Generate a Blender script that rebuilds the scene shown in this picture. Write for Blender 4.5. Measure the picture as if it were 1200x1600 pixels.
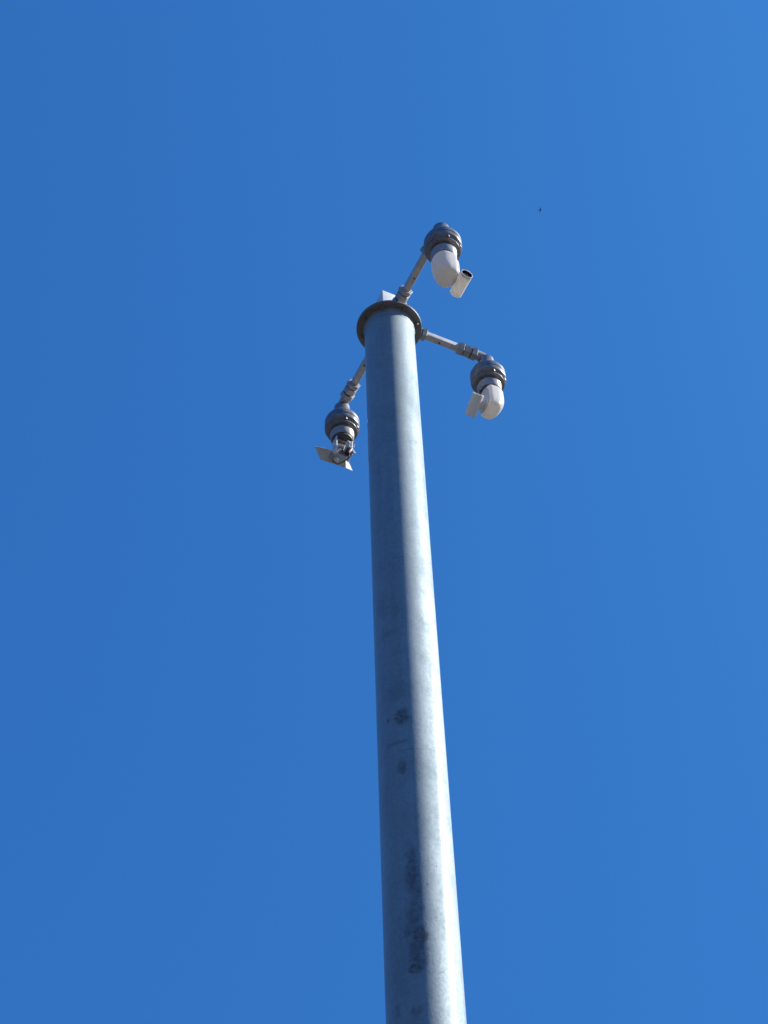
import bpy, bmesh, math, random
from mathutils import Matrix, Vector

random.seed(4)
scene = bpy.context.scene
for o in list(bpy.data.objects):
    bpy.data.objects.remove(o, do_unlink=True)
col = scene.collection
R = math.radians

# ------------------------------------------------------------------ camera
cam_data = bpy.data.cameras.new('camera')
cam_data.sensor_fit = 'VERTICAL'
cam_data.sensor_height = 36.0
cam_data.lens = 54.09
cam_data.clip_start = 0.05
cam_data.clip_end = 20000
cam = bpy.data.objects.new('camera', cam_data)
col.objects.link(cam)
cm = Matrix(((0.9985356716873038, 0.053223744241220394, 0.009682221693927677),
             (0.04707801259574257, -0.7667750772982213, -0.6401871925963077),
             (-0.02664907311747088, 0.639705568119625, -0.7681579349448443))).to_4x4()
cm.translation = (0, -4.6606, 1.6)
cam.matrix_world = cm
scene.camera = cam

# ------------------------------------------------------------------ sky and sun
SUN_AZ = 3.0      # degrees behind the pole, counted from straight right (+X)
SUN_EL = 35.0
world = bpy.data.worlds.new("World")
scene.world = world
world.use_nodes = True
wn, wl = world.node_tree.nodes, world.node_tree.links
sky = wn.new('ShaderNodeTexSky')
sky.sky_type = 'NISHITA'
sky.sun_disc = False
sky.sun_elevation = R(SUN_EL)
sky.sun_rotation = R(90 - SUN_AZ)
sky.air_density = 0.8
sky.dust_density = 8.0
sky.ozone_density = 1.0
gam = wn.new('ShaderNodeGamma')
gam.inputs['Gamma'].default_value = 0.35
tint = wn.new('ShaderNodeMix')
tint.data_type = 'RGBA'
tint.blend_type = 'MULTIPLY'
tint.inputs[0].default_value = 1.0
tint.inputs[7].default_value = (0.305, 1.46, 4.00, 1)
bg = wn['Background']
bg.inputs['Strength'].default_value = 0.0638
wl.new(sky.outputs[0], gam.inputs[0])
wl.new(gam.outputs[0], tint.inputs[6])
wl.new(tint.outputs[2], bg.inputs['Color'])

sd = bpy.data.lights.new('sun', 'SUN')
sd.energy = 5.0
sd.angle = R(0.53)
sd.color = (1.0, 0.945, 0.85)
sun = bpy.data.objects.new('sun', sd)
col.objects.link(sun)
to_sun = Vector((math.cos(R(SUN_EL)) * math.cos(R(SUN_AZ)), math.cos(R(SUN_EL)) * math.sin(R(SUN_AZ)), math.sin(R(SUN_EL))))
sun.rotation_euler = to_sun.to_track_quat('Z', 'Y').to_euler()
sun.location = (12, 2, 14)

scene.view_settings.view_transform = 'Standard'
scene.view_settings.look = 'None'
scene.view_settings.exposure = 0.7
scene.view_settings.gamma = 1.0
scene.view_settings.use_curve_mapping = False
scene.render.engine = 'CYCLES'

# ------------------------------------------------------------------ materials
def new_mat(name):
    m = bpy.data.materials.new(name)
    m.use_nodes = True
    return m, m.node_tree.nodes, m.node_tree.links, m.node_tree.nodes['Principled BSDF']

def ramp(nodes, stops):
    r = nodes.new('ShaderNodeValToRGB')
    while len(r.color_ramp.elements) < len(stops):
        r.color_ramp.elements.new(0.5)
    for e, (p, c) in zip(r.color_ramp.elements, stops):
        e.position = p
        e.color = c if len(c) == 4 else (*c, 1)
    return r

def simple_metal(name, c0, c1, metallic, rough, scale=30.0, bump=0.15, rough_var=0.12):
    m, n, l, b = new_mat(name)
    tc = n.new('ShaderNodeTexCoord')
    nz = n.new('ShaderNodeTexNoise')
    nz.inputs['Scale'].default_value = scale
    nz.inputs['Detail'].default_value = 8
    nz.inputs['Roughness'].default_value = 0.65
    l.new(tc.outputs['Object'], nz.inputs['Vector'])
    r = ramp(n, [(0.32, c0), (0.68, c1)])
    l.new(nz.outputs['Fac'], r.inputs[0])
    l.new(r.outputs[0], b.inputs['Base Color'])
    mr = n.new('ShaderNodeMapRange')
    mr.inputs['To Min'].default_value = rough - rough_var
    mr.inputs['To Max'].default_value = rough + rough_var
    l.new(nz.outputs['Fac'], mr.inputs['Value'])
    l.new(mr.outputs[0], b.inputs['Roughness'])
    b.inputs['Metallic'].default_value = metallic
    nz2 = n.new('ShaderNodeTexNoise')
    nz2.inputs['Scale'].default_value = scale * 6
    nz2.inputs['Detail'].default_value = 4
    l.new(tc.outputs['Object'], nz2.inputs['Vector'])
    bp = n.new('ShaderNodeBump')
    bp.inputs['Strength'].default_value = bump
    bp.inputs['Distance'].default_value = 0.002
    l.new(nz2.outputs['Fac'], bp.inputs['Height'])
    l.new(bp.outputs[0], b.inputs['Normal'])
    return m

M_ARM = simple_metal('galvanised_arm', (.45, .45, .455), (.60, .60, .605), 0.12, 0.35)
M_HUB = simple_metal('bright_galvanised_box', (.72, .73, .73), (.82, .83, .83), 0.0, 0.4)
M_FIT = simple_metal('cast_fitting', (.31, .31, .315), (.46, .46, .465), 0.2, 0.35)
M_FLANGE = simple_metal('flange_steel', (.14, .128, .132), (.24, .225, .23), 0.2, 0.45, 18)
M_BELL = simple_metal('painted_grey_metal', (.16, .16, .175), (.28, .28, .295), 0.35, 0.35)
M_DARK = simple_metal('dark_clamp_metal', (.06, .055, .055), (.13, .12, .12), 0.4, 0.5)
M_WHITE = simple_metal('white_coated_housing', (.82, .81, .785), (.88, .875, .86), 0.0, 0.38, 14, 0.08, 0.06)
_n, _l = M_WHITE.node_tree.nodes, M_WHITE.node_tree.links      # thin plastic shell that lets some sun through
_t = _n.new('ShaderNodeBsdfTranslucent')
_t.inputs['Color'].default_value = (.95, .90, .83, 1)
_mx = _n.new('ShaderNodeMixShader')
_mx.inputs[0].default_value = 0.42
_l.new(_n['Principled BSDF'].outputs[0], _mx.inputs[1])
_l.new(_t.outputs[0], _mx.inputs[2])
_l.new(_mx.outputs[0], _n['Material Output'].inputs['Surface'])
M_PLATE = simple_metal('sheet_metal_plate', (.52, .525, .505), (.68, .68, .655), 0.1, 0.36, 22)
M_BRIGHT = simple_metal('bright_zinc', (.62, .62, .62), (.78, .78, .77), 0.7, 0.28)
M_BLACK = simple_metal('black_rubber', (.012, .012, .013), (.03, .03, .03), 0.0, 0.5)
M_RED = simple_metal('dark_red_plastic', (.045, .006, .014), (.08, .010, .02), 0.0, 0.45)
M_LENS = simple_metal('dark_lens_glass', (.008, .008, .015), (.015, .015, .03), 0.0, 0.1, 10, 0.0, 0.02)
M_FEATHER = simple_metal('dark_feathers', (.02, .018, .017), (.05, .045, .04), 0.0, 0.7)

PR = 0.1365        # radius of the post

def post_material():
    m, n, l, b = new_mat('galvanised_post')
    tc = n.new('ShaderNodeTexCoord')
    sep = n.new('ShaderNodeSeparateXYZ')
    l.new(tc.outputs['Object'], sep.inputs[0])
    def math_(op, a, bb=None, c=None):
        q = n.new('ShaderNodeMath')
        q.operation = op
        for i, v in enumerate((a, bb, c)):
            if v is None:
                continue
            if isinstance(v, (int, float)):
                q.inputs[i].default_value = v
            else:
                l.new(v, q.inputs[i])
        return q.outputs[0]
    neg = math_('MULTIPLY', sep.outputs[1], -1)
    ang = math_('ARCTAN2', sep.outputs[0], neg)
    u = math_('MULTIPLY', ang, PR)
    comb = n.new('ShaderNodeCombineXYZ')
    l.new(u, comb.inputs[0])
    l.new(sep.outputs[2], comb.inputs[1])
    # ragged edges for the stains: the surface coordinates are jittered by noise
    def noise(scale, detail, rough=0.6, vec=None, out='Fac'):
        q = n.new('ShaderNodeTexNoise')
        q.inputs['Scale'].default_value = scale
        q.inputs['Detail'].default_value = detail
        q.inputs['Roughness'].default_value = rough
        l.new(vec or tc.outputs['Object'], q.inputs['Vector'])
        return q.outputs[out]
    jit = noise(38, 6, 0.7)
    jitter = math_('MULTIPLY', math_('SUBTRACT', jit, 0.5), 0.045)
    def blot(cu, cz, ru, rz, soft=0.45):
        du = math_('DIVIDE', math_('SUBTRACT', u, cu), ru)
        dz = math_('DIVIDE', math_('SUBTRACT', sep.outputs[2], cz), rz)
        d = math_('SQRT', math_('ADD', math_('MULTIPLY', du, du), math_('MULTIPLY', dz, dz)))
        d = math_('ADD', d, math_('MULTIPLY', jitter, 34))
        r = n.new('ShaderNodeMapRange')
        r.interpolation_type = 'SMOOTHSTEP'
        r.inputs['From Min'].default_value = 1 - soft
        r.inputs['From Max'].default_value = 1 + soft
        r.inputs['To Min'].default_value = 1
        r.inputs['To Max'].default_value = 0
        l.new(d, r.inputs['Value'])
        return r.outputs[0]
    stains = [(-0.030, 5.762, .030, .042, .30, .85), (-0.094, 5.765, .007, .015, .4, .6),
              (-0.062, 5.635, .050, .012, .6, .40), (-0.041, 5.506, .017, .036, .5, .75),
              (-0.020, 5.02, .022, .11, .55, .75), (-0.010, 4.90, .020, .10, .6, .55),
              (-0.018, 4.82, .024, .08, .6, .60), (-.004, 4.745, .028, .040, .5, .90),
              (-0.014, 4.68, .030, .060, .55, .75), (0.004, 4.665, .014, .05, .5, .6), (-0.026, 4.612, .024, .020, .25, .9),
              (-0.05, 4.76, .012, .02, .6, .6),
              (-0.085, 6.25, .050, .018, .7, .30), (-0.09, 6.45, .035, .06, .7, .22), (-0.06, 5.90, .05, .035, .7, .28),
              (0.070, 5.042, .0025, .005, .5, .7), (0.031, 4.953, .004, .006, .5, .55), (0.115, 7.608, .012, .012, .5, .5),
              (0.118, 5.865, .02, .006, .5, .5), (-0.106, 4.47, .022, .03, .5, .35), (-0.03, 4.45, .02, .02, .5, .45)]
    acc = None
    for cu, cz, ru, rz, soft, amt in stains:
        s = math_('MULTIPLY', blot(cu, cz, ru, rz, soft), amt)
        acc = s if acc is None else math_('MAXIMUM', acc, s)
    # patchy inside each stain
    patch = n.new('ShaderNodeMapRange')
    patch.inputs['From Min'].default_value = 0.40
    patch.inputs['From Max'].default_value = 0.56
    patch.inputs['To Min'].default_value = 0.35
    patch.inputs['To Max'].default_value = 1.0
    l.new(noise(55, 5, 0.7), patch.inputs['Value'])
    acc = math_('MULTIPLY', acc, patch.outputs[0])
    # fine circumferential scratches
    def scratch(z0, u0, u1, w=0.0045, slope=0.0):
        zz = math_('ADD', sep.outputs[2], math_('MULTIPLY', u, slope))
        near = math_('LESS_THAN', math_('ABSOLUTE', math_('SUBTRACT', math_('ADD', zz, math_('MULTIPLY', jitter, 0.10)), z0)), w)
        ins = math_('MULTIPLY', math_('GREATER_THAN', u, u0), math_('LESS_THAN', u, u1))
        return math_('MULTIPLY', near, ins)
    for z0, u0, u1, w, amt in ((5.588, -.056, .048, .0026, .32), (6.712, -.030, .016, .0032, .3), (5.60, .07, .10, .003, .2)):
        acc = math_('MAXIMUM', acc, math_('MULTIPLY', scratch(z0, u0, u1, w), amt))
    acc = math_('MAXIMUM', acc, math_('MULTIPLY', scratch(4.56, .05, .075, .003, -.6), .3))
    # zinc bloom: cloudy mottling plus spangle
    cloud = noise(7, 6, 0.62)
    mapv = n.new('ShaderNodeMapping')
    mapv.inputs['Scale'].default_value = (14, 14, 1.1)
    l.new(tc.outputs['Object'], mapv.inputs[0])
    streak = noise(1.0, 5, 0.6, mapv.outputs[0])
    vor = n.new('ShaderNodeTexVoronoi')
    vor.inputs['Scale'].default_value = 95
    l.new(tc.outputs['Object'], vor.inputs['Vector'])
    sepc = n.new('ShaderNodeSeparateColor')
    l.new(vor.outputs['Color'], sepc.inputs[0])
    tone = math_('ADD', math_('MULTIPLY', cloud, 0.42), math_('ADD', math_('MULTIPLY', streak, 0.48), math_('MULTIPLY', sepc.outputs[0], 0.10)))
    base = ramp(n, [(0.36, (.325, .40, .43)), (0.5, (.375, .44, .465)), (0.64, (.42, .48, .50))])
    l.new(tone, base.inputs[0])
    mix = n.new('ShaderNodeMix')
    mix.data_type = 'RGBA'
    l.new(acc, mix.inputs[0])
    l.new(base.outputs[0], mix.inputs[6])
    mix.inputs[7].default_value = (.20, .215, .235, 1)
    l.new(mix.outputs[2], b.inputs['Base Color'])
    b.inputs['Metallic'].default_value = 1.0
    rr = n.new('ShaderNodeMapRange')
    rr.inputs['From Min'].default_value = 0.36
    rr.inputs['From Max'].default_value = 0.64
    rr.inputs['To Min'].default_value = 0.88
    rr.inputs['To Max'].default_value = 0.78
    b.inputs['Coat Weight'].default_value = 0.45
    b.inputs['Coat Roughness'].default_value = 0.17
    l.new(tone, rr.inputs['Value'])
    l.new(math_('ADD', rr.outputs[0], math_('MULTIPLY', acc, 0.1)), b.inputs['Roughness'])
    bp = n.new('ShaderNodeBump')
    bp.inputs['Strength'].default_value = 0.25
    bp.inputs['Distance'].default_value = 0.004
    h = math_('ADD', math_('MULTIPLY', noise(120, 3, 0.6), 0.5), math_('MULTIPLY', cloud, 1.2))
    l.new(h, bp.inputs['Height'])
    l.new(bp.outputs[0], b.inputs['Normal'])
    return m

M_POST = post_material()

def ground_material():
    m, n, l, b = new_mat('dry_gravel_ground')
    tc = n.new('ShaderNodeTexCoord')
    a = n.new('ShaderNodeTexNoise')
    a.inputs['Scale'].default_value = 0.12
    a.inputs['Detail'].default_value = 10
    a.inputs['Roughness'].default_value = 0.7
    l.new(tc.outputs['Object'], a.inputs['Vector'])
    r = ramp(n, [(0.3, (.070, .062, .050)), (0.5, (.098, .087, .070)), (0.7, (.13, .115, .094))])
    l.new(a.outputs['Fac'], r.inputs[0])
    v = n.new('ShaderNodeTexVoronoi')
    v.inputs['Scale'].default_value = 30
    l.new(tc.outputs['Object'], v.inputs['Vector'])
    mx = n.new('ShaderNodeMix')
    mx.data_type = 'RGBA'
    mx.blend_type = 'MULTIPLY'
    mx.inputs[0].default_value = 0.35
    l.new(r.outputs[0], mx.inputs[6])
    l.new(v.outputs['Color'], mx.inputs[7])
    l.new(mx.outputs[2], b.inputs['Base Color'])
    b.inputs['Roughness'].default_value = 0.9
    bp = n.new('ShaderNodeBump')
    bp.inputs['Strength'].default_value = 0.6
    bp.inputs['Distance'].default_value = 0.02
    l.new(v.outputs['Distance'], bp.inputs['Height'])
    l.new(bp.outputs[0], b.inputs['Normal'])
    return m

M_GROUND = ground_material()

# ------------------------------------------------------------------ mesh helpers
def link(name, bm, mat, parent=None, loc=(0, 0, 0), rotz=0.0, smooth=35):
    bmesh.ops.remove_doubles(bm, verts=bm.verts, dist=1e-6)
    bmesh.ops.recalc_face_normals(bm, faces=bm.faces)
    me = bpy.data.meshes.new(name)
    bm.to_mesh(me)
    bm.free()
    me.materials.append(mat)
    if smooth:
        for p in me.polygons:
            p.use_smooth = True
        me.set_sharp_from_angle(angle=R(smooth))
    o = bpy.data.objects.new(name, me)
    col.objects.link(o)
    o.location = loc
    o.rotation_euler = (0, 0, rotz)
    if parent:
        o.parent = parent
    return o

def thing(name, label, cat, loc=(0, 0, 0), rotz=0.0, group=None):
    o = bpy.data.objects.new(name, None)
    col.objects.link(o)
    o.empty_display_size = 0.1
    o.location = loc
    o.rotation_euler = (0, 0, rotz)
    o['label'] = label
    o['category'] = cat
    if group:
        o['group'] = group
    return o

def frame_to(d):
    return Vector(d).normalized().to_track_quat('Z', 'Y').to_matrix().to_4x4()

def lathe(bm, prof, segs=64, mat=Matrix.Identity(4), squash=None, phase=0.0):
    """prof: list of (r, z); r = 0 closes to a point."""
    rings = []
    for r, z in prof:
        if r <= 1e-7:
            rings.append([bm.verts.new(mat @ Vector((0, 0, z)))])
        else:
            rings.append([bm.verts.new(mat @ Vector((r * math.cos(phase + 2 * math.pi * k / segs), r * math.sin(phase + 2 * math.pi * k / segs), z))) for k in range(segs)])
    for a, b in zip(rings, rings[1:]):
        for k in range(segs):
            k2 = (k + 1) % segs
            if len(a) == 1 and len(b) == 1:
                continue
            if len(a) == 1:
                bm.faces.new((a[0], b[k2], b[k]))
            elif len(b) == 1:
                bm.faces.new((a[k], a[k2], b[0]))
            else:
                bm.faces.new((a[k], a[k2], b[k2], b[k]))

def sweep(bm, sections, caps=True):
    rings = [[bm.verts.new(p) for p in s] for s in sections]
    m = len(rings[0])
    for a, b in zip(rings, rings[1:]):
        for k in range(m):
            bm.faces.new((a[k], a[(k + 1) % m], b[(k + 1) % m], b[k]))
    if caps:
        bm.faces.new(rings[0][::-1])
        bm.faces.new(rings[-1])

def tube(bm, pts, r, segs=12):
    secs = []
    for i, p in enumerate(pts):
        a = Vector(pts[max(i - 1, 0)])
        b = Vector(pts[min(i + 1, len(pts) - 1)])
        f = frame_to(b - a)
        rr = r[i] if isinstance(r, (list, tuple)) else r
        secs.append([Vector(p) + f.to_3x3() @ Vector((rr * math.cos(2 * math.pi * k / segs), rr * math.sin(2 * math.pi * k / segs), 0)) for k in range(segs)])
    sweep(bm, secs)

def box(bm, size, mat=Matrix.Identity(4), bevel=0.003, seg=2):
    t = bmesh.new()
    bmesh.ops.create_cube(t, size=1.0)
    bmesh.ops.scale(t, vec=Vector(size), verts=t.verts)
    if bevel:
        bmesh.ops.bevel(t, geom=list(t.edges), offset=bevel, segments=seg, affect='EDGES', profile=0.5)
    bmesh.ops.transform(t, matrix=mat, verts=t.verts)
    me = bpy.data.meshes.new('scratch')
    t.to_mesh(me)
    t.free()
    bm.from_mesh(me)
    bpy.data.meshes.remove(me)

def xform(loc=(0, 0, 0), axis=None):
    m = Matrix.Translation(Vector(loc))
    return m @ frame_to(axis) if axis is not None else m

AX = Matrix.Rotation(math.pi / 2, 4, 'Y')      # local Z -> X

# ------------------------------------------------------------------ ground
bm = bmesh.new()
N = 40
S = 4000.0
gv = [[bm.verts.new((-S + 2 * S * i / N, -S + 2 * S * j / N, 0)) for j in range(N + 1)] for i in range(N + 1)]
for i in range(N):
    for j in range(N):
        bm.faces.new((gv[i][j], gv[i + 1][j], gv[i + 1][j + 1], gv[i][j + 1]))
g = link('ground', bm, M_GROUND, smooth=0)
g['kind'] = 'structure'

# ------------------------------------------------------------------ the pole
Z_FL = 8.757        # underside of the top flange
Z_ARM = 8.845       # axis of the arms
AZ_B = R(28.0)      # the arm that points right; the other two are square to it

pole = thing('metal_pole', 'tall round galvanised steel pole with a flange and three arms at its top', 'pole')

bm = bmesh.new()
prof = [(PR, 0.03)] + [(PR, 0.03 + (Z_FL - 0.03) * k / 60) for k in range(1, 61)]
lathe(bm, prof, 128)
post = link('post', bm, M_POST, pole, smooth=60)

bm = bmesh.new()
lathe(bm, [(0.0, 0.004), (0.26, 0.004), (0.264, 0.008), (0.264, 0.03), (0.26, 0.034), (0.0, 0.034)], 64)
base = link('base_plate', bm, M_FLANGE, pole)
for k in range(8):
    a = 2 * math.pi * k / 8
    bm = bmesh.new()
    lathe(bm, [(0, 0), (.022, 0), (.022, .024), (.012, .026), (.012, .06), (0, .062)], 6)
    link('anchor_bolt', bm, M_FIT, base, (0.2 * math.cos(a), 0.2 * math.sin(a), 0.0345))

# rough weld collar under the flange
bm = bmesh.new()
lathe(bm, [(PR + .0005, Z_FL - .050), (PR + .0020, Z_FL - .046), (PR + .0032, Z_FL - .038), (PR + .0036, Z_FL - .024), (PR + .0042, Z_FL - .012), (PR + .0060, Z_FL - .004), (PR + .007, Z_FL - .0005)], 128)
for v in bm.verts:
    a = math.atan2(v.co.y, v.co.x)
    d = 0.0007 * math.sin(a * 37 + v.co.z * 90) + 0.0008 * math.sin(a * 17 + 1.3) + random.uniform(-.0005, .0005)
    rr = math.hypot(v.co.x, v.co.y)
    if rr > PR + .003:
        v.co.x *= (rr + d) / rr
        v.co.y *= (rr + d) / rr
link('weld_collar', bm, M_POST, pole, smooth=60)

FR = 0.1805
bm = bmesh.new()
lathe(bm, [(0.0, Z_FL), (FR - .003, Z_FL), (FR, Z_FL + .003), (FR, Z_FL + .017), (FR - .003, Z_FL + .020), (0.0, Z_FL + .020)], 128)
flange = link('flange', bm, M_FLANGE, pole)
for k in range(8):
    a = R(-12 + 45 * k)
    bm = bmesh.new()
    lathe(bm, [(0.0, -.0125), (.008, -.0125), (.0095, -.010), (.0095, -.0005)], 6)
    lathe(bm, [(0.0, -.020), (.0045, -.0195), (.0045, -.0125)], 12)
    link('bolt', bm, M_FLANGE, flange, (.157 * math.cos(a), .157 * math.sin(a), Z_FL), rotz=a + k)

# square hub on the flange
HW = 0.128
bm = bmesh.new()
box(bm, (HW, HW, 0.258), Matrix.Translation((0, 0, Z_FL + .020 + .129)) @ Matrix.Rotation(AZ_B, 4, 'Z'), 0.004)
hub = link('hub_box', bm, M_HUB, pole)

# arms
AW = 0.038
LB, LA, LC = 0.607, 0.645, 0.632
arm_ends = {}

def coupling(r0, parent, az, flip=False):
    """a union of stepped hexagonal rings along the arm; local x runs outward."""
    bm = bmesh.new()
    def ring(x0, x1, r, segs=6, ch=.003):
        lathe(bm, [(0, x0), (r - ch, x0), (r, x0 + ch), (r, x1 - ch), (r - ch, x1), (0, x1)], segs, AX, phase=math.pi / 6)
    def pipe(x0, x1, r):
        lathe(bm, [(0, x0), (r, x0), (r, x1), (0, x1)], 32, AX)
    seq = [(0.000, .026, .041, 6), (.032, .070, .038, 6), (.077, .108, .042, 6)]
    for x0, x1, r, sg in seq:
        if flip:
            x0, x1 = .108 - x1, .108 - x0
        ring(x0, x1, r, sg)
    o = link('coupling', bm, M_FIT, parent, (r0, 0, 0), smooth=25)
    bm = bmesh.new()
    for x0, x1 in ((.0235, .0345), (.0675, .0795)):
        if flip:
            x0, x1 = .108 - x1, .108 - x0
        pipe(x0, x1, .029)
    link('groove_ring', bm, M_DARK, o)  # dark rings filling the grooves between the hex steps
    return o

for az, L in ((AZ_B, LB), (AZ_B - math.pi / 2, LA), (AZ_B + math.pi / 2, LC)):
    bm = bmesh.new()
    r0, r1 = HW / 2 - .006, L - .17
    box(bm, (r1 - r0, AW, AW), Matrix.Translation(((r0 + r1) / 2, 0, 0)), 0.006, 3)
    arm = link('arm', bm, M_ARM, pole, (0, 0, Z_ARM), az)
    coupling(.118, arm, az, True)
    coupling(L - .172, arm, az)
    # elbow turning down into the fixture
    bm = bmesh.new()
    pts, rad = [], []
    for q in range(4):
        pts.append((L - .075 + .012 * q, 0, 0)); rad.append(.0285)
    for q in range(1, 11):
        t = q / 10 * math.pi / 2
        pts.append((L - .033 + .033 * math.sin(t), 0, -.033 + .033 * math.cos(t))); rad.append(.0285)
    pts.append((L, 0, -.05)); rad.append(.0285)
    tube(bm, pts, rad, 28)
    link('elbow', bm, M_FIT, arm, smooth=50)
    # two small set screws in the underside of the arm
    for x in (.315,):
        bm = bmesh.new()
        lathe(bm, [(0, -.004), (.0045, -.004), (.005, 0)], 12)
        link('screw', bm, M_DARK, arm, (x, .004, -AW / 2))
    arm_ends[round(math.degrees(az))] = Vector((L * math.cos(az), L * math.sin(az), Z_ARM))

# ------------------------------------------------------------------ hanging fixtures
def fixture_top(t):
    """the swivel the three fixtures share: neck, drum, ring, collar, clamp band, bolts."""
    bm = bmesh.new()
    lathe(bm, [(0, -.022), (.041, -.022), (.045, -.026), (.045, -.088), (.049, -.098), (.060, -.112), (.078, -.128), (.090, -.145), (.0955, -.160), (.0955, -.166), (0, -.166)], 72)
    link('neck', bm, M_BELL, t)
    bm = bmesh.new()
    lathe(bm, [(0, -.167), (.097, -.167), (.0995, -.170), (.0995, -.194), (.0965, -.197), (.0965, -.202), (.0995, -.205), (.0995, -.231), (.098, -.234), (.080, -.248), (0, -.248)], 96)
    drum = link('drum', bm, M_BELL, t)
    for k in range(6):
        a = R(20 + 60 * k)
        bm = bmesh.new()
        lathe(bm, [(0, -.013), (.0075, -.013), (.0085, -.011), (.0085, .003)], 6)
        link('bolt', bm, M_BELL, drum, (.0885 * math.cos(a), .0885 * math.sin(a), -.2395), a)
    bm = bmesh.new()
    lathe(bm, [(0, -.2485), (.079, -.2485), (.079, -.254), (.086, -.254), (.0875, -.2555), (.0875, -.264), (.086, -.2655), (.063, -.268), (.060, -.286), (0, -.286)], 96)
    link('lower_ring', bm, M_BELL, t)
    bm = bmesh.new()
    lathe(bm, [(0, -.2865), (.069, -.2865), (.067, -.294), (.066, -.330), (.062, -.336), (0, -.336)], 80)
    link('collar', bm, M_FIT, t)
    bm = bmesh.new()
    lathe(bm, [(0, -.3365), (.0595, -.3365), (.0595, -.352), (0, -.352)], 64)
    band = link('clamp_band', bm, M_DARK, t)
    bm = bmesh.new()
    box(bm, (.020, .016, .018), Matrix.Translation((.069, .012, -.343)), .003)
    lathe(bm, [(0, -.014), (.005, -.014), (.005, .016), (0, .016)], 10, Matrix.Translation((.073, .012, -.343)) @ Matrix.Rotation(math.pi / 2, 4, 'X'))
    link('clamp_screw', bm, M_FIT, band)

def elbow_fixture(t, s_tube, tilt, sign, length=.135):
    """white housing bending towards local +x with a short tube across its end (along local y)."""
    fixture_top(t)
    bm = bmesh.new()
    m = 72
    XE = .048
    zs = [-.353, -.357, -.364, -.38, -.40, -.42, -.432, -.444, -.456, -.467, -.477, -.486, -.494, -.501, -.507, -.512, -.5155]
    secs = []
    for i, z in enumerate(zs):
        q = min(1.0, max(0.0, (-.41 - z) / .108))
        xmin = -.006 - .0615 * math.sqrt(max(0, 1 - q * q))
        q2 = min(1.0, max(0.0, (-.44 - z) / .079))
        hb = .040 + .0275 * max(0, 1 - q2 ** 3) ** (1 / 3)
        ins = (.006, .002, 0)[i] if i < 3 else 0
        xm = XE - (.008 * max(0, (-.50 - z) / .0155) ** 2)
        xc = 0.0 if xmin < -.001 else (xmin + xm) / 2
        ring = []
        for k in range(m):
            a = 2 * math.pi * k / m
            c, sn = math.cos(a), math.sin(a)
            if c >= 0:
                px = xc + (abs(c) ** .38) * (xm - xc - ins)
                py = math.copysign(abs(sn) ** .62, sn) * (hb - ins)
            else:
                px = xc - (abs(c) ** .92) * (xc - xmin - ins)
                py = math.copysign(abs(sn) ** .82, sn) * (hb - ins)
            ring.append(Vector((px, py, z)))
        secs.append(ring)
    sweep(bm, secs)
    body = link('elbow_housing', bm, M_WHITE, t, smooth=48)
    # flat end cap with a raised rim
    def outline(scale):
        pts = []
        for k in range(40):
            a = 2 * math.pi * k / 40
            c, sn = math.cos(a), math.sin(a)
            py = math.copysign(abs(c) ** .7, c) * .050 * scale
            pz = -.436 + math.copysign(abs(sn) ** .6, sn) * .072 * scale
            pts.append((py, pz))
        return pts
    bm = bmesh.new()
    sweep(bm, [[Vector((x, y, z)) for y, z in outline(sc)] for x, sc in ((XE - .012, .97), (XE + .004, .97), (XE + .006, .94))])
    link('end_cap', bm, M_WHITE, body, smooth=30)
    bm = bmesh.new()
    sweep(bm, [[Vector((x, y, z)) for y, z in outline(sc)] for x, sc in ((XE - .006, 1.09), (XE + .001, 1.09), (XE + .004, 1.06), (XE + .004, .985), (XE - .006, .985))], caps=False)
    link('seam_rim', bm, M_WHITE, body, smooth=30)
    cen = Vector((XE + .002, 0, -.488))
    nrm = Vector((1, 0, 0))
    zc = -.515
    # short pivot
    bm = bmesh.new()
    p0 = cen + nrm * .002
    p1 = Vector((s_tube, 0, zc))
    tube(bm, [p0, p0.lerp(p1, .5), p1], [.022, .016, .015], 28)
    link('pivot', bm, M_WHITE, t, smooth=50)
    # the tube, open at one end
    ax = Vector((0, -sign * math.cos(R(tilt)), math.sin(R(tilt))))
    mt = xform(p1, ax)
    bm = bmesh.new()
    ro, ri, h = .0325, .0297, length / 2
    lathe(bm, [(0, -h), (ro - .004, -h), (ro, -h + .004), (ro, h - .001), (ro - .001, h), (ri + .001, h), (ri, h - .001), (ri, h - .014), (0, h - .014)], 56, mt)
    tb = link('tube', bm, M_WHITE, t, smooth=40)
    bm = bmesh.new()
    lathe(bm, [(ri - .0004, h - .0025), (ri - .0012, h - .006), (ri - .0012, h - .0125), (.016, h - .0125), (.014, h - .010), (0, h - .009)], 40, mt)
    link('dark_liner', bm, M_LENS, tb, smooth=40)

GROUP = 'fixtures hanging from the pole arms'
AZ = math.degrees(AZ_B)
fa = thing('hanging_fixture', 'white elbow fixture with dark open tube end, topmost of the three on the pole', 'pole fixture', arm_ends[round(AZ - 90)], R(AZ), GROUP)
elbow_fixture(fa, .084, 0.0, 1)
fb = thing('hanging_fixture', 'white elbow fixture with its tube angled down to the left, on the right arm', 'pole fixture', arm_ends[round(AZ)], R(AZ + 180), GROUP)
elbow_fixture(fb, .113, 30.0, -1, .128)

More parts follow.
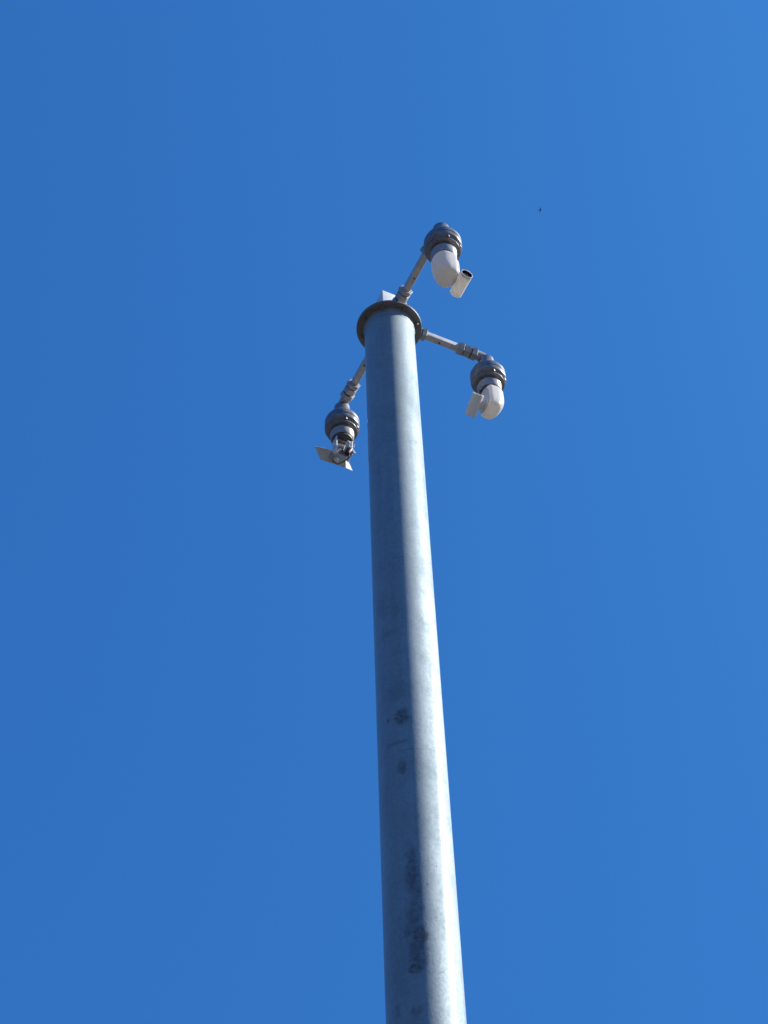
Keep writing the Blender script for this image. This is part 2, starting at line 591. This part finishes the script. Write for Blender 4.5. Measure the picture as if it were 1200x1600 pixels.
# the third one has lost its white cover: bare bracket, motor, cable and a bent sheet plate
fc = thing('hanging_fixture', 'uncovered fixture with bare bracket, cable and bent metal plate, left of the pole', 'pole fixture', arm_ends[round(AZ + 90)], R(AZ), GROUP)
fixture_top(fc)
for x in (-.047, .047):
    bm = bmesh.new()
    box(bm, (.007, .062, .125), Matrix.Translation((x, 0, -.414)), .002)
    br = link('bracket', bm, M_HUB, fc)
    for z in (-.385, -.44):
        bm = bmesh.new()
        lathe(bm, [(0, -.006), (.008, -.006), (.009, -.004), (.009, .006), (0, .006)], 6, Matrix.Translation((x * 1.12, -.012, z)) @ AX)
        link('bolt', bm, M_BRIGHT, br)
bm = bmesh.new()
lathe(bm, [(0, -.0415), (.028, -.0415), (.030, -.039), (.030, .039), (.028, .0415), (0, .0415)], 40, Matrix.Translation((0, .012, -.405)) @ AX)
motor = link('motor', bm, M_BELL, fc)
bm = bmesh.new()
box(bm, (.085, .045, .012), Matrix.Translation((0, .006, -.359)), .003)
link('mounting_plate', bm, M_FIT, fc)
bm = bmesh.new()
lathe(bm, [(0, -.03), (.012, -.03), (.014, -.026), (.014, .026), (.010, .032), (0, .034)], 24, Matrix.Translation((.012, -.034, -.425)) @ Matrix.Rotation(R(65), 4, 'X'))
link('fitting', bm, M_BRIGHT, fc)
bm = bmesh.new()
lathe(bm, [(0, -.022), (.015, -.022), (.017, -.018), (.017, .02), (.012, .024), (0, .024)], 24, Matrix.Translation((.022, -.03, -.466)) @ Matrix.Rotation(R(25), 4, 'Y'))
conn = link('connector', bm, M_RED, fc)
bm = bmesh.new()
lathe(bm, [(0, -.008), (.013, -.008), (.014, -.005), (.014, .006), (0, .008)], 6, Matrix.Translation((.031, -.036, -.437)) @ Matrix.Rotation(R(25), 4, 'Y'))
link('hex_nut', bm, M_BRIGHT, conn)
bm = bmesh.new()
box(bm, (.016, .010, .034), Matrix.Translation((.049, -.034, -.45)) @ Matrix.Rotation(R(-18), 4, 'Y'), .002)
link('clip', bm, M_BRIGHT, fc)

# sheet plate, given in world space then moved into the fixture's frame
inv = (Matrix.Translation(arm_ends[round(AZ + 90)]) @ Matrix.Rotation(R(AZ), 4, 'Z')).inverted()
def W(p):
    return inv @ Vector(p)
A0, A1, A2, A3 = W((-.378, .4998, 8.3643)), W((-.2807, .557, 8.3603)), W((-.2824, .608, 8.3218)), W((-.3923, .5519, 8.3201))
L0, L1 = W((-.4449, .4912, 8.3823)), W((-.419, .5563, 8.3442))
R0, R1 = W((-.2746, .577, 8.3856)), W((-.2486, .6855, 8.3906))
def slab(bm, quad, t=.003):
    n = (quad[1] - quad[0]).cross(quad[3] - quad[0]).normalized() * t / 2
    a = [bm.verts.new(p + n) for p in quad]
    b = [bm.verts.new(p - n) for p in quad]
    bm.faces.new(a)
    bm.faces.new(b[::-1])
    for k in range(4):
        bm.faces.new((a[k], b[k], b[(k + 1) % 4], a[(k + 1) % 4]))
bm = bmesh.new(); slab(bm, (A0, A1, A2, A3))
plate = link('plate', bm, M_PLATE, fc, smooth=0)
bm = bmesh.new(); slab(bm, (L0, A0, A3, L1))
link('plate_wing', bm, M_PLATE, plate, smooth=0)
bm = bmesh.new(); slab(bm, (A1, A1.lerp(R1, .12) + (R1 - A2) * .12, R1, A2))
link('plate_wing', bm, M_PLATE, plate, smooth=0)
pc = (A0 + A1 + A2 + A3) / 4
pn = (A1 - A0).cross(A3 - A0).normalized()
if pn.z > 0:
    pn = -pn
pu = (A1 - A0).normalized()
pv = pn.cross(pu)
pm = Matrix((pu, pv, pn)).transposed().to_4x4()
pm.translation = pc
bm = bmesh.new()
box(bm, (.050, .040, .020), pm @ Matrix.Translation((-.012, 0.004, .011)), .004)
blk = link('block', bm, M_FIT, fc)
bm = bmesh.new()
lathe(bm, [(0, 0), (.016, 0), (.017, .003), (.014, .014), (.006, .018), (0, .019)], 24, pm @ Matrix.Translation((-.004, -.008, .0215)))
link('knob', bm, M_BRIGHT, blk)
bm = bmesh.new()
box(bm, (.034, .012, .010), pm @ Matrix.Translation((-.020, .030, .008)) @ Matrix.Rotation(R(25), 4, 'Z'), .003)
link('latch', bm, M_BRIGHT, blk)
# link between bracket and plate
bm = bmesh.new()
q0 = Vector((-.012, .004, -.42))
tube(bm, [q0, q0.lerp(pc, .5), pc], [.013, .012, .013], 20)
link('stem', bm, M_FIT, fc)
# cable loop from the connector to the block
bm = bmesh.new()
c0 = Vector((.022, -.032, -.488))
c3 = pm @ Vector((-.02, -.02, .026))
mid = pm @ Vector((.030, -.01, .035))
low = pm @ Vector((.015, -.034, .034))
ctrl = [c0, c0 + Vector((.012, 0, -.012)), mid, low, c3]
def bez(cs, t):
    cs = [c.copy() for c in cs]
    while len(cs) > 1:
        cs = [a.lerp(b, t) for a, b in zip(cs, cs[1:])]
    return cs[0]
tube(bm, [bez([c0, c0 + Vector((.03, 0, -.02)), mid, mid, low, low, c3], k / 28) for k in range(29)], .0028, 8)
link('cable', bm, M_BLACK, fc, smooth=60)

# ------------------------------------------------------------------ the far bird
bird = thing('bird', 'tiny dark bird gliding high in the blue sky right of the pole top', 'bird',
             (15.954, 72.582, 140.81), R(2))
bird.scale = (.85, .85, .85)
bm = bmesh.new()
lathe(bm, [(0, -.19), (.014, -.17), (.024, -.10), (.034, 0), (.036, .06), (.030, .11), (.026, .13), (.022, .155), (.010, .18), (0, .20)], 16, AX)
link('body', bm, M_FEATHER, bird, smooth=60)
for s in (-1, 1):
    bm = bmesh.new()
    secs = []
    for y, xl, xt, z, th in ((.02, .09, -.045, .012, .012), (.12, .075, -.03, .030, .009), (.22, .03, -.055, .034, .006), (.32, -.055, -.095, .028, .003), (.36, -.105, -.115, .024, .001)):
        secs.append([Vector((xl, s * y, z)), Vector(((xl + xt) / 2, s * y, z + th)), Vector((xt, s * y, z)), Vector(((xl + xt) / 2, s * y, z - th))])
    sweep(bm, secs)
    link('wing', bm, M_FEATHER, bird, smooth=60)
    bm = bmesh.new()
    sweep(bm, [[Vector((-.15, s * .004, .004)), Vector((-.15, s * .020, .0)), Vector((-.15, s * .004, -.004))],
               [Vector((-.27, s * .030, .003)), Vector((-.30, s * .052, .0)), Vector((-.27, s * .030, -.003))]])
    link('tail_feather', bm, M_FEATHER, bird, smooth=0)
